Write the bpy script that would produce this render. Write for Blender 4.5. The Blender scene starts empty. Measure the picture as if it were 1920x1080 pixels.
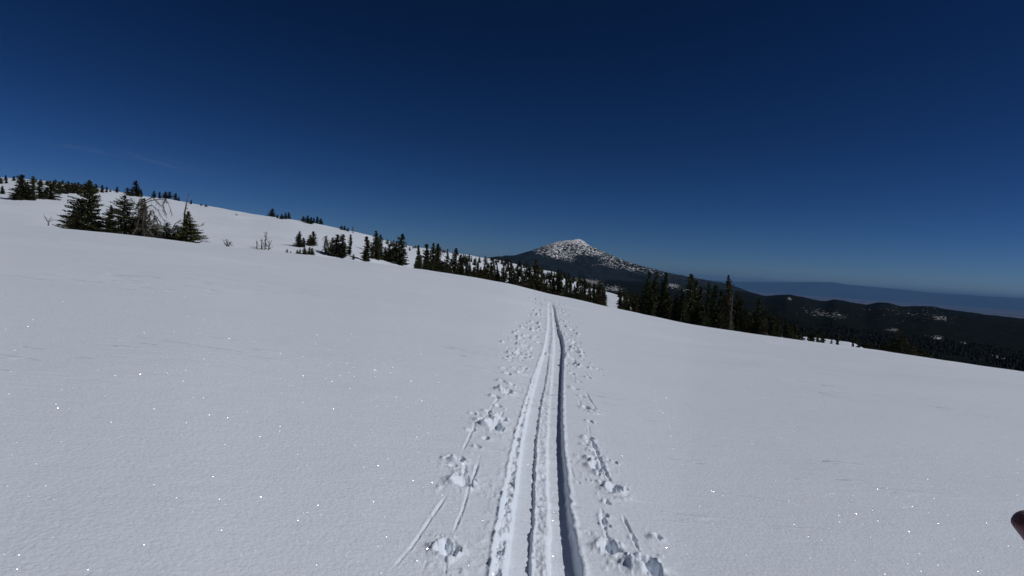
import bpy, math, random
import numpy as np
from mathutils import Vector, Matrix

S = bpy.context.scene
C = S.collection
R_ = math.radians

# ------------------------------------------------------------------ camera
ZC = 1.6                       # eye height of the skier
F = 1207.0                     # focal length in pixels of the 1920 px wide photograph
PITCH, ROLL = R_(-1.76), R_(3.78)
cp, sp, cr, sr = math.cos(PITCH), math.sin(PITCH), math.cos(ROLL), math.sin(ROLL)
FWD = np.array([0, cp, sp]); R0 = np.array([1.0, 0, 0]); U0 = np.array([0, -sp, cp])
RGT = R0 * cr + U0 * sr
UP = U0 * cr - R0 * sr
cam = bpy.data.cameras.new('camera')
cam.sensor_width = 36.0
cam.lens = 36.0 * F / 1920
cam.clip_start = 0.05
cam.clip_end = 400000
co = bpy.data.objects.new('camera', cam)
C.objects.link(co)
co.matrix_world = Matrix(((RGT[0], UP[0], -FWD[0], 0), (RGT[1], UP[1], -FWD[1], 0),
                          (RGT[2], UP[2], -FWD[2], ZC), (0, 0, 0, 1)))
S.camera = co

# ------------------------------------------------------------------ light
SUN_EL, SUN_AZ = 40.0, 100.0          # azimuth clockwise from the viewing direction (+Y)
sd = Vector((math.sin(R_(SUN_AZ)) * math.cos(R_(SUN_EL)), math.cos(R_(SUN_AZ)) * math.cos(R_(SUN_EL)), math.sin(R_(SUN_EL))))
sl = bpy.data.lights.new('sun', 'SUN')
sl.energy = 4.3
sl.angle = R_(0.53)
sl.color = (1.0, 0.98, 0.945)
so = bpy.data.objects.new('sun', sl)
C.objects.link(so)
so.rotation_euler = sd.to_track_quat('Z', 'Y').to_euler()

W = bpy.data.worlds.new('World')
S.world = W
W.use_nodes = True
nt = W.node_tree
nt.nodes.clear()
out = nt.nodes.new('ShaderNodeOutputWorld')
bg = nt.nodes.new('ShaderNodeBackground')
sky = nt.nodes.new('ShaderNodeTexSky')
sky.sky_type = 'NISHITA'
sky.sun_disc = False
sky.sun_elevation = R_(SUN_EL)
sky.sun_rotation = R_(SUN_AZ)
sky.altitude = 2600
sky.air_density = 0.75
sky.dust_density = 0.0
sky.ozone_density = 2.0
# deep, contrasty high-altitude blue: each channel of the sky gets its own steepness
sep = nt.nodes.new('ShaderNodeSeparateColor'); com = nt.nodes.new('ShaderNodeCombineColor')
nt.links.new(sky.outputs[0], sep.inputs[0])
for i, (g_, k_) in enumerate(((2.2, .0764), (1.78, .166), (1.75, .223))):
    pw = nt.nodes.new('ShaderNodeMath'); pw.operation = 'POWER'; pw.inputs[1].default_value = g_
    ml = nt.nodes.new('ShaderNodeMath'); ml.operation = 'MULTIPLY'; ml.inputs[1].default_value = k_
    nt.links.new(sep.outputs[i], pw.inputs[0]); nt.links.new(pw.outputs[0], ml.inputs[0]); nt.links.new(ml.outputs[0], com.inputs[i])
# a few very faint wisps of cirrus low in the sky
tc = nt.nodes.new('ShaderNodeTexCoord')
SKY_OUT = com.outputs[0]
def wisp(az, el, waz, wel, slope, amt, seed):
    global SKY_OUT
    def M(op, a, b=None):
        k = nt.nodes.new('ShaderNodeMath'); k.operation = op
        for i, v in enumerate((a, b)):
            if v is None: continue
            if isinstance(v, (int, float)): k.inputs[i].default_value = v
            else: nt.links.new(v, k.inputs[i])
        return k.outputs[0]
    sx = nt.nodes.new('ShaderNodeSeparateXYZ'); nt.links.new(tc.outputs['Generated'], sx.inputs[0])
    a = M('SUBTRACT', M('ARCTAN2', sx.outputs[0], sx.outputs[1]), az)
    e = M('SUBTRACT', M('SUBTRACT', M('ARCSINE', sx.outputs[2]), el), M('MULTIPLY', a, slope))
    cx = nt.nodes.new('ShaderNodeCombineXYZ'); nt.links.new(M('MULTIPLY', a, 22.0), cx.inputs[0]); nt.links.new(M('MULTIPLY', e, 200.0), cx.inputs[1]); cx.inputs[2].default_value = seed
    nz = nt.nodes.new('ShaderNodeTexNoise'); nz.inputs['Scale'].default_value = 1.0; nz.inputs['Detail'].default_value = 4; nt.links.new(cx.outputs[0], nz.inputs['Vector'])
    g = M('POWER', 2.718, M('MULTIPLY', M('ADD', M('POWER', M('ABSOLUTE', M('DIVIDE', a, waz)), 2.0), M('POWER', M('ABSOLUTE', M('DIVIDE', e, wel)), 2.0)), -1.0))
    mr = nt.nodes.new('ShaderNodeMapRange'); mr.inputs[1].default_value = .40; mr.inputs[2].default_value = .75; nt.links.new(nz.outputs['Fac'], mr.inputs[0])
    f = M('MULTIPLY', M('MULTIPLY', g, mr.outputs[0]), amt)
    mx = nt.nodes.new('ShaderNodeMix'); mx.data_type = 'RGBA'; nt.links.new(f, mx.inputs[0]); nt.links.new(SKY_OUT, mx.inputs[6]); mx.inputs[7].default_value = (9, 9.5, 10.5, 1)
    SKY_OUT = mx.outputs[2]
for px_, py_, wa, we, sl_, am, sd_ in ((150, 279, .035, .0035, -.05, .10, 1.0), (300, 303, .05, .005, -.12, .085, 5.0), (1452, 524, .035, .0018, 0, .30, 9.0)):
    d_ = F * FWD + (px_ - 960) * RGT - (py_ - 540) * UP; d_ = d_ / np.linalg.norm(d_)
    wisp(math.atan2(d_[0], d_[1]), math.asin(d_[2]), wa, we, sl_, am, sd_)
nt.links.new(SKY_OUT, bg.inputs[0])
bg.inputs[1].default_value = 0.06
nt.links.new(bg.outputs[0], out.inputs[0])

S.view_settings.view_transform = 'Standard'
S.view_settings.look = 'None'
S.view_settings.gamma = 1
S.view_settings.use_curve_mapping = False
S.view_settings.exposure = -0.8
S.cycles.max_bounces = 6
S.cycles.volume_bounces = 0
S.cycles.use_denoising = True

# ------------------------------------------------------------------ small maths
def ray(px, py):
    px = np.asarray(px, float); py = np.asarray(py, float)
    d = F * FWD + (px[..., None] - 960) * RGT - (py[..., None] - 540) * UP
    return d / np.linalg.norm(d, axis=-1, keepdims=True)

def az_el(px, py):
    """azimuth (clockwise from +Y) and slope of the line of sight through a place in the photograph"""
    d = ray(px, py)
    return np.arctan2(d[..., 0], d[..., 1]), d[..., 2] / np.hypot(d[..., 0], d[..., 1])

def sstep(a, b, x):
    t = np.clip((x - a) / (b - a), 0, 1)
    return t * t * (3 - 2 * t)

def hash2(ix, iy, seed):
    h = (ix.astype(np.int64) * 374761393 + iy.astype(np.int64) * 668265263 + seed * 1442695041) & 0xFFFFFFFF
    h = ((h ^ (h >> 13)) * 1274126177) & 0xFFFFFFFF
    h = ((h ^ (h >> 16)) * 2246822519) & 0xFFFFFFFF
    return ((h ^ (h >> 15)) & 0xFFFFFF) / float(0xFFFFFF)

def vnoise(x, y, seed=0):
    ix = np.floor(x); iy = np.floor(y)
    fx = x - ix; fy = y - iy
    fx = fx * fx * fx * (fx * (fx * 6 - 15) + 10); fy = fy * fy * fy * (fy * (fy * 6 - 15) + 10)
    a = hash2(ix, iy, seed); b = hash2(ix + 1, iy, seed)
    c = hash2(ix, iy + 1, seed); d = hash2(ix + 1, iy + 1, seed)
    return (a + (b - a) * fx) * (1 - fy) + (c + (d - c) * fx) * fy - 0.5

def fbm(x, y, seed=0, octv=4):
    s = 0; amp = 1.0
    for k in range(octv):
        s = s + amp * vnoise(x, y, seed + k * 17)
        x, y = (x * 1.6 + y * 1.2) + 3.1, (y * 1.6 - x * 1.2) + 7.7
        amp *= 0.5
    return s

def table(pts, smooth_deg):
    """azimuth table of a skyline given by places in the photograph"""
    pts = np.array(pts, float)
    xs = np.linspace(pts[0, 0], pts[-1, 0], 900)
    ys = np.interp(xs, pts[:, 0], pts[:, 1])
    th, e = az_el(xs, ys)
    g = np.radians(np.arange(-75, 75.01, 0.1))
    v = np.interp(g, th, e)
    if smooth_deg > 0:
        k = np.arange(-60, 61) * 0.1
        w = np.exp(-0.5 * (k / smooth_deg) ** 2); w /= w.sum()
        v = np.convolve(np.pad(v, 60, mode='edge'), w, mode='valid')
    return lambda t: np.interp(t, g, v)

def ptable(pts):
    pts = np.array(pts, float)
    th, _ = az_el(pts[:, 0], np.full(len(pts), 520.0))
    g = np.radians(np.arange(-75, 75.01, 0.25))
    v = np.interp(g, th, pts[:, 1])
    k = np.arange(-20, 21) * 0.25
    w = np.exp(-0.5 * (k / 1.5) ** 2); w /= w.sum()
    v = np.convolve(np.pad(v, 20, mode='edge'), w, mode='valid')
    return lambda t: np.interp(t, g, v)

# ------------------------------------------------------------------ the lie of the land
crest_e = table([(-700, 330), (0, 420), (200, 438), (360, 455), (520, 473), (700, 493), (800, 507), (900, 522), (960, 533),
                 (1025, 550), (1080, 562), (1150, 578), (1225, 594), (1300, 609), (1400, 624), (1500, 638), (1700, 665),
                 (1920, 698), (2600, 800)], 0.7)
crest_r = ptable([(-400, 54), (0, 58), (350, 62), (600, 76), (800, 92), (1025, 112), (1300, 96), (1600, 84), (1920, 80)])
hill_e = table([(-700, 290), (-200, 318), (0, 333), (60, 338), (120, 345), (200, 357), (240, 364), (280, 370), (318, 373),
                (360, 381), (420, 391), (475, 401), (505, 405), (547, 411), (584, 418), (636, 429), (672, 437), (697, 443),
                (722, 452), (764, 462), (806, 467), (858, 476), (900, 482), (931, 486), (965, 495), (1000, 503), (1040, 510),
                (1075, 526), (1110, 542), (1150, 551), (1200, 566), (1250, 580), (1350, 608), (1450, 626), (1550, 637),
                (1600, 644), (1635, 662), (1700, 676), (1920, 740), (2600, 860)], 0.15)
hill_r = ptable([(0, 430), (350, 420), (500, 360), (700, 330), (860, 400), (930, 560), (1040, 600), (1150, 480), (1300, 400),
                 (1600, 330), (1920, 280)])

def ground_z(th, r):
    """height of the snow, without tracks, at azimuth th and distance r"""
    ta = np.clip(th, -1.2, 1.2)
    # behind the skier the slope simply goes on up to the left and down to the right
    ec = crest_e(ta); rc = crest_r(ta); eb = hill_e(ta); rb = hill_r(ta)
    a = ec + 2 * ZC / rc; b = -ZC / rc ** 2
    near = a * r + b * r * r
    rv = rc * 1.55
    dep = 0.030 + 0.03 * sstep(0.0, 0.3, ta)
    ev = np.minimum(ec, eb + 0.03) - dep
    e1 = ec + (ev - ec) * sstep(np.log(rc), np.log(rv), np.log(np.maximum(r, 0.1)))
    e2 = ev + (eb - ev) * sstep(np.log(rv), np.log(rb), np.log(np.maximum(r, 0.1)))
    e3 = eb - 0.045 * np.log(np.maximum(r / rb, 1)) ** 2 * 3 - 0.0
    e = np.where(r < rv, e1, np.where(r < rb, e2, e3))
    far = ZC + r * e
    z = np.where(r < rc, near, far)
    back = sstep(1.25, 2.0, np.abs(th))
    plane = -0.07 * r * np.sin(th) - 0.00 * r * np.cos(th)
    return z * (1 - back) + plane * back

def ground_wave(x, y):
    """soft wind-packed relief"""
    r = np.hypot(x, y)
    w = 0.15 * fbm(x / 10, y / 5.5, 5, 3) * sstep(4, 25, r)
    w += 0.015 * fbm(x / 1.9, y / 0.55, 9, 3) * sstep(-.15, .35, fbm(x / 6, y / 5, 13, 2)) * sstep(2, 8, r)
    w += 0.9 * fbm(x / 45, y / 40, 21, 3) * sstep(110, 200, r)
    w += 0.25 * fbm(x / 9, y / 9, 31, 3) * sstep(120, 220, r)
    return w

def pix_to_ground(px, py, rmin=None, rmax=None):
    """the place on the near slope seen at (px, py)"""
    th, e = az_el(px, py)
    th = np.atleast_1d(th); e = np.atleast_1d(e)
    rc = crest_r(th)
    lo = np.full(th.shape, 0.5); hi = rc * 0.98
    for _ in range(50):
        m = 0.5 * (lo + hi)
        f = (ground_z(th, m) - ZC) / m
        up = f < e
        lo = np.where(up, m, lo); hi = np.where(up, hi, m)
    r = 0.5 * (lo + hi)
    return np.stack([r * np.sin(th), r * np.cos(th)], -1)

def pix_to_hill(px, py):
    """the place on the hillside beyond the crest seen at (px, py): azimuth, distance"""
    th, e = az_el(px, py)
    rc = float(crest_r(th)); rv = rc * 1.55; rb = float(hill_r(th))
    rs = np.geomspace(rv, rb, 400)
    ee = (ground_z(np.full(400, th), rs) + ground_wave(rs * np.sin(th), rs * np.cos(th)) - ZC) / rs
    k = np.argmax(ee >= e) if (ee >= e).any() else 398
    return float(th), float(rs[k])

# ------------------------------------------------------------------ ski tracks and pole marks
ROWS = np.array([   # y, outer berm, left floor edges, middle ridge, right floor edge, right rim
    [1079, 917, 948, 991, 1032, 1062, 1096],
    [1010, 928, 957, 997, 1033, 1057, 1081],
    [932, 943, 967, 1001, 1030, 1052, 1066],
    [860, 955, 976, 1003, 1027, 1048, 1059],
    [800, 971, 984, 1007, 1028, 1047.5, 1054.5],
    [745, 987, 996, 1016, 1032, 1049.5, 1054.5],
    [700, 1002, 1008, 1026, 1036, 1049.5, 1055],
    [650, 1020, 1023, 1031, 1039, 1052, 1059],
    [610, 1025.5, 1028, 1035, 1039, 1044, 1048.5],
    [580, 1027, 1029, 1033, 1035, 1037.5, 1040],
    [566, 1027, 1028.5, 1031, 1032.5, 1034, 1036]], float)
EDGE = []                                       # for each edge: (world y, world x)
for k in range(1, 7):
    p = pix_to_ground(ROWS[:, k], ROWS[:, 0])
    o = np.argsort(p[:, 1]); p = p[o]
    ly = np.linspace(np.log(p[0, 1]), np.log(p[-1, 1]), 200)
    lx = np.interp(np.exp(ly), p[:, 1], p[:, 0])
    w_ = np.exp(-0.5 * (np.arange(-14, 15) / 5.0) ** 2); w_ /= w_.sum()
    pad = np.concatenate([2 * lx[0] - lx[14:0:-1], lx, 2 * lx[-1] - lx[-2:-16:-1]])
    EDGE.append(np.stack([np.convolve(pad, w_, mode='valid'), np.exp(ly)], -1))

def edge_x(k, y):
    e = EDGE[k]
    y0, x0 = e[0, 1], e[0, 0]
    s0 = (e[20, 0] - e[0, 0]) / (e[20, 1] - e[0, 1])
    x = np.interp(y, e[:, 1], e[:, 0])
    return np.where(y < y0, x0 + (y - y0) * s0, x)

def track_relief(x, y):
    L0, L1, L2, M1, R2, R3 = (edge_x(k, y) for k in range(6))
    yend = EDGE[0][-1, 1]
    on = 1 - sstep(yend - 4, yend + 1, y)
    far = sstep(8, 35, y)
    wig = 0.009 + 0.018 * far
    n1 = fbm(x * 0 + 1.3, y * 9, 41, 3) * wig * 1.6
    n2 = fbm(x * 0 + 5.3, y * 11, 43, 4) * wig * 2.2
    n3 = fbm(x * 0 + 9.3, y * 7, 47, 3) * wig * 1.5
    L0 = L0 + n3; L2 = L2 + n1 * 0.8; R3 = R3 + n2; M1 = M1 + n1
    cf = fbm(x * 9, y * 3.2, 55, 4)
    R2 = R2 + .030 * far * cf
    dl = -0.055; dm = -0.038; dr = -np.clip(0.034 + 0.60 * (R3 - R2), 0.052, 0.088)
    crumb = fbm(x * 24, y * 13, 51, 4)
    crumb2 = fbm(x * 55, y * 38, 57, 3)
    z = np.zeros_like(x)
    # left berm: outer lip, then a crumbled bank down to the left ski's floor
    lip = np.exp(-((x - L0) / 0.014) ** 2) * 0.014 * (1 + 1.2 * crumb)
    shelf = -0.020 * sstep(L0 - 0.004, L0 + 0.022, x)
    bank = shelf + (0.030 * crumb + 0.016 * crumb2) * sstep(L0 - 0.01, L0 + 0.02, x)
    drop = sstep(L1 - 0.016, L1 + 0.010, x)
    lip2 = np.exp(-((x - L1 + 0.020) / 0.012) ** 2) * 0.009 * (1 + 2 * crumb)
    floorl = np.full_like(x, dl) + 0.0015 * crumb
    mid = dm + 0.018 * crumb + 0.009 * crumb2 + 0.010 * np.exp(-((x - (L2 + 0.012)) / 0.012) ** 2)
    tm = sstep(L2 - 0.006, L2 + 0.008, x)
    tr = sstep(M1 - 0.02, M1 + 0.012, x)
    wallbase = R3 - 0.32 * (R3 - R2)
    tw = sstep(wallbase - 0.008, R3, x)
    z = bank + lip2
    z = z * (1 - drop) + floorl * drop
    z = z * (1 - tm) + mid * tm
    fr = dr + 0.003 * crumb
    z = z * (1 - tr) + fr * tr
    z = z * (1 - tw)
    z = z + lip * (x < L0 + 0.05)
    z = z + np.exp(-((x - R3 - 0.015) / 0.016) ** 2) * (0.010 + 0.014 * crumb)
    z = z + 0.012 * np.maximum(crumb, 0) * np.exp(-((x - L0 + 0.05) / 0.05) ** 2)
    z = z + far * .035 * cf * np.exp(-((x - (L0 + R3) / 2) / (.62 * np.maximum(R3 - L0, .05))) ** 4)
    inside = (x > L0 - 0.2) & (x < R3 + 0.2)
    return np.where(inside, z * on, 0.0)

rng = np.random.default_rng(7)
PITS = [  # px, py, radius px, depth factor : holes left by the ski poles
    (841, 1031, 23, 1.0), (869, 905, 21, .8), (861, 863, 15, .8), (926, 800, 19, .8), (907, 789, 12, .7), (938, 786, 13, .8),
    (950, 733, 14, .9), (929, 743, 9, .7), (960, 722, 8, .6), (912, 822, 8, .6), (884, 806, 9, .6), (960, 664, 8, .8), (972, 664, 7, .7),
    (981, 670, 7, .8), (978, 700, 8, .8), (984, 690, 6, .7), (966, 668, 5, .7),
    (1143, 1026, 20, .9), (1210, 1062, 28, .9), (1152, 918, 17, .9), (1117, 876, 16, .7), (1128, 888, 12, .7), (1104, 822, 11, .8),
    (1113, 846, 10, .7), (1152, 868, 8, .7), (1099, 764, 9, .7), (1116, 772, 9, .8), (1078, 728, 8, .8), (1073, 700, 6, .7),
    (1103, 708, 6, .8), (1078, 652, 7, .8), (1092, 661, 6, .8), (1134, 966, 9, .5), (1085, 905, 6, .5), (1112, 862, 12, .8),
    (896, 838, 8, .7), (888, 775, 7, .7), (935, 760, 8, .7), (915, 770, 8, .7), (850, 873, 8, .6), (942, 715, 8, .7), (953, 700, 7, .7), (946, 690, 6, .7), (966, 690, 6, .7),
    (958, 676, 6, .7), (990, 650, 6, .7), (976, 640, 5, .7), (1090, 742, 6, .7), (1106, 790, 7, .7), (1128, 905, 8, .7), (1138, 942, 8, .7), (1098, 835, 8, .7), (1140, 985, 8, .7),
    (1188, 1010, 7, .6), (1085, 715, 6, .7), (1088, 690, 6, .7), (1074, 675, 6, .7), (1070, 640, 5, .7), (1086, 630, 5, .7)]
GROOVES = [  # px polyline, half width px, depth factor : lines dragged by the pole tips
    ([(725, 1079), (770, 1028), (812, 966), (842, 924)], 4.5, 1.0), ([(846, 1008), (866, 958), (884, 905), (904, 846)], 4.5, 1.2),
    ([(788, 1079), (802, 1050)], 4, .7), ([(835, 1079), (837, 1055)], 4, .7), ([(864, 852), (882, 815), (893, 792)], 3.5, 1.0),
    ([(868, 900), (871, 868)], 7, .7), ([(908, 786), (926, 756), (940, 738)], 3.5, 1.0), ([(930, 800), (944, 768)], 4, 1.0),
    ([(972, 664), (984, 655)], 2, 1.0), ([(976, 702), (989, 686)], 3, 1.0), ([(962, 662), (966, 650)], 2, .8),
    ([(1166, 962), (1182, 996), (1202, 1048)], 5.5, 1.0), ([(1128, 952), (1133, 985), (1142, 1020)], 7, 1.2),
    ([(1103, 816), (1118, 846), (1134, 884), (1150, 914)], 6, 1.3), ([(1118, 858), (1154, 868)], 4, .9),
    ([(1096, 730), (1108, 752), (1122, 774)], 3.5, 1.0), ([(1086, 748), (1090, 765)], 3, 1.0), ([(1094, 695), (1108, 712)], 2.2, 1.0),
    ([(1074, 666), (1080, 682)], 2.2, 1.0), ([(1084, 640), (1092, 656)], 2, 1.0), ([(1076, 698), (1078, 720)], 2, 1.0),
    ([(1068, 870), (1078, 905)], 5, .35), ([(1104, 795), (1106, 818)], 3, .8)]

def pole_relief(x, y, shape):
    z = np.zeros_like(x)
    rr = np.hypot(x, y)
    crumb = fbm(x * 17, y * 13, 61, 4)
    def local(cx, cy, rad):
        return np.nonzero((np.abs(x - cx) < rad) & (np.abs(y - cy) < rad))[0]
    extra = []
    for px, py, rp, dp in PITS:
        if rp > 8:
            for _ in range(2 if rp > 17 else 4):
                extra.append((px + rng.normal() * rp * .9, py + rng.normal() * rp * 1.1, rp * rng.uniform(.18, .42), rng.uniform(.5, 1.0)))
    for px, py, rp, dp in PITS + extra:
        c = pix_to_ground(px, py)[0]
        d = math.hypot(c[0], c[1])
        rad = rp / F * d * 0.92
        stretch = 1.5
        i = local(c[0], c[1], rad * 5)
        dx = (x[i] - c[0]) / rad; dy = (y[i] - c[1]) / (rad * stretch)
        q = np.hypot(dx, dy) * (1 + 0.55 * crumb[i])
        depth = min(0.085, rad * 1.15) * dp
        pit = -depth * (1 - sstep(0.35, 1.05, q))
        lump = depth * 0.42 * np.exp(-((dx + 1.15) ** 2 + (dy + 0.35) ** 2) / 0.45) * (1 + 1.1 * crumb[i])
        rim = depth * 0.22 * np.exp(-((q - 1.2) / 0.25) ** 2) * (1 + 1.6 * crumb[i])
        grit = depth * 0.30 * np.maximum(crumb[i], 0) * np.exp(-(q / 2.2) ** 2)
        chip = depth * .55 * np.maximum(fbm(x[i] * 30 / (1 + .05 * d), y[i] * 22 / (1 + .05 * d), 67, 3) - .12, 0) * np.exp(-(q / 2.4) ** 2)
        z[i] += pit + lump + rim + grit + chip
    for line, hp, dp in GROOVES:
        P = pix_to_ground([p[0] for p in line], [p[1] for p in line])
        for k in range(len(P) - 1):
            a, b = P[k], P[k + 1]
            d = math.hypot(*((a + b) / 2)); hw = .50 * hp / F * d
            L = np.linalg.norm(b - a) + 1e-6
            i = local((a[0] + b[0]) / 2, (a[1] + b[1]) / 2, L / 2 + hw * 5)
            t = np.clip(((x[i] - a[0]) * (b[0] - a[0]) + (y[i] - a[1]) * (b[1] - a[1])) / L ** 2, 0, 1)
            tt = (k + t) / (len(P) - 1)
            ww = hw * (.35 + .65 * np.clip(np.minimum(tt, 1 - tt) * 6, 0, 1)) * (1 + .5 * crumb[i])
            wob = .6 * hw * fbm(x[i] * 0 + k, y[i] * 5, 69, 3)
            q = np.abs(np.hypot(x[i] - a[0] - t * (b[0] - a[0]) + wob, y[i] - a[1] - t * (b[1] - a[1]))) / np.maximum(ww, .002)
            fade = np.clip(np.minimum(tt, 1 - tt) * 5, 0.12, 1)
            g = -ww * fade * (1.25 + .8 * crumb[i]) * dp * np.exp(-(q / 0.85) ** 2) + hw * fade * 0.22 * dp * np.exp(-((q - 1.9) / 0.6) ** 2) * (1 + 2.5 * crumb[i])
            z[i] += g * (z[i] > -0.035)
    # the marks further off: scuffed holes, dragged lines and thrown clods on both sides of the tracks
    for n in range(620):
        d = 11 * (6.6 ** rng.random())
        side = -1 if rng.random() < 0.58 else 1
        mid = 0.5 * (float(edge_x(0, np.array([d]))[0]) + float(edge_x(5, np.array([d]))[0]))
        off = side * abs((0.66 if side < 0 else 0.50) + rng.normal() * (0.15 + 0.003 * d))
        cx = mid + off; cy = d
        rad = (0.014 + 0.034 * rng.random() ** 1.5) * (1 + d * 0.024)
        i = local(cx, cy, rad * 5)
        if len(i) == 0:
            continue
        dx = (x[i] - cx) / rad; dy = (y[i] - cy) / (rad * (1.2 + d * 0.04))
        q = np.hypot(dx, dy) * (1 + 0.6 * crumb[i])
        if rng.random() < 0.45:
            z[i] += -rad * 1.3 * (1 - sstep(0.3, 1.1, q)) + rad * .6 * np.exp(-((dx + 1.2) ** 2 + dy ** 2) / .4)
        else:
            z[i] += rad * 1.1 * (1 - sstep(0.2, 1.1, q))
    return z

# ------------------------------------------------------------------ mesh helpers
def link(name, me, mats=(), parent=None, loc=None):
    o = bpy.data.objects.new(name, me)
    for m in mats:
        if me is not None and m is not None and m.name not in [k.name for k in me.materials if k]:
            me.materials.append(m)
    C.objects.link(o)
    if parent is not None:
        o.parent = parent
    if loc is not None:
        o.location = loc
    return o

def tag(o, label=None, cat=None, group=None, kind=None):
    for k, v in (('label', label), ('category', cat), ('group', group), ('kind', kind)):
        if v:
            o[k] = v
    return o

def np_mesh(name, verts, faces, smooth=True, mat_idx=None):
    """faces: (n,3) or (n,4) array, or a list of such arrays"""
    me = bpy.data.meshes.new(name)
    fl = faces if isinstance(faces, list) else [faces]
    fl = [f for f in fl if len(f)]
    verts = np.asarray(verts, np.float32)
    loops = np.concatenate([np.asarray(f, np.int32).ravel() for f in fl])
    sizes = np.concatenate([np.full(len(f), f.shape[1], np.int32) for f in fl])
    starts = np.concatenate([[0], np.cumsum(sizes)[:-1]]).astype(np.int32)
    me.vertices.add(len(verts)); me.vertices.foreach_set('co', verts.ravel())
    me.loops.add(len(loops)); me.loops.foreach_set('vertex_index', loops)
    me.polygons.add(len(sizes)); me.polygons.foreach_set('loop_start', starts)
    if mat_idx is not None:
        me.polygons.foreach_set('material_index', np.asarray(mat_idx, np.int32))
    me.update(calc_edges=True)
    me.polygons.foreach_set('use_smooth', np.full(len(sizes), smooth))
    me.validate()
    return me

def grid_mesh(name, X, Y, Z, wrap=False):
    nr, nc = X.shape
    idx = np.arange(nr * nc).reshape(nr, nc)
    if wrap:
        idx = np.concatenate([idx, idx[:, :1]], 1)
    q = np.stack([idx[:-1, :-1], idx[:-1, 1:], idx[1:, 1:], idx[1:, :-1]], -1).reshape(-1, 4)
    V = np.stack([X, Y, Z], -1).reshape(-1, 3)
    q = q[:, ::-1]                                   # azimuth runs clockwise: turn the faces up
    return np_mesh(name, V, q)

def set_attr(me, name, vals):
    a = me.attributes.new(name, 'FLOAT', 'POINT')
    a.data.foreach_set('value', np.asarray(vals, np.float32).ravel())

# ------------------------------------------------------------------ materials
class N:
    def __init__(s, name):
        s.m = bpy.data.materials.new(name); s.m.use_nodes = True
        s.t = s.m.node_tree; s.t.nodes.clear()
        s.out = s.t.nodes.new('ShaderNodeOutputMaterial')
    def n(s, typ, **kw):
        k = s.t.nodes.new('ShaderNode' + typ)
        for a, b in kw.items():
            setattr(k, a, b)
        return k
    def l(s, a, b): s.t.links.new(a, b)
    def math(s, op, a, b=None, clamp=False):
        k = s.n('Math', operation=op, use_clamp=clamp)
        for i, v in enumerate((a, b)):
            if v is None: continue
            if hasattr(v, 'is_output'): s.l(v, k.inputs[i])
            else: k.inputs[i].default_value = v
        return k.outputs[0]
    def noise(s, vec, scale, detail=3, rough=.5):
        k = s.n('TexNoise'); k.inputs['Scale'].default_value = scale
        k.inputs['Detail'].default_value = detail; k.inputs['Roughness'].default_value = rough
        s.l(vec, k.inputs['Vector']); return k.outputs['Fac']
    def ramp(s, fac, a, b):
        k = s.n('MapRange', interpolation_type='SMOOTHSTEP'); s.l(fac, k.inputs[0])
        k.inputs[1].default_value = a; k.inputs[2].default_value = b
        return k.outputs[0]
    def mixc(s, fac, a, b):
        k = s.n('Mix', data_type='RGBA')
        for i, v in ((0, fac), (6, a), (7, b)):
            if hasattr(v, 'is_output'): s.l(v, k.inputs[i])
            elif i == 0: k.inputs[i].default_value = v
            else: k.inputs[i].default_value = (*v, 1)
        return k.outputs[2]
    def pos(s): return s.n('NewGeometry').outputs['Position']
    def scaled(s, vec, sc, rot=(0, 0, 0)):
        k = s.n('Mapping'); k.inputs['Scale'].default_value = sc; k.inputs['Rotation'].default_value = rot
        s.l(vec, k.inputs[0]); return k.outputs[0]
    def principled(s, col, rough=.6, spec=.3, normal=None):
        p = s.n('BsdfPrincipled')
        if hasattr(col, 'is_output'): s.l(col, p.inputs['Base Color'])
        else: p.inputs['Base Color'].default_value = (*col, 1)
        p.inputs['Roughness'].default_value = rough
        p.inputs['Specular IOR Level'].default_value = spec
        if normal is not None: s.l(normal, p.inputs['Normal'])
        return p

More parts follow.
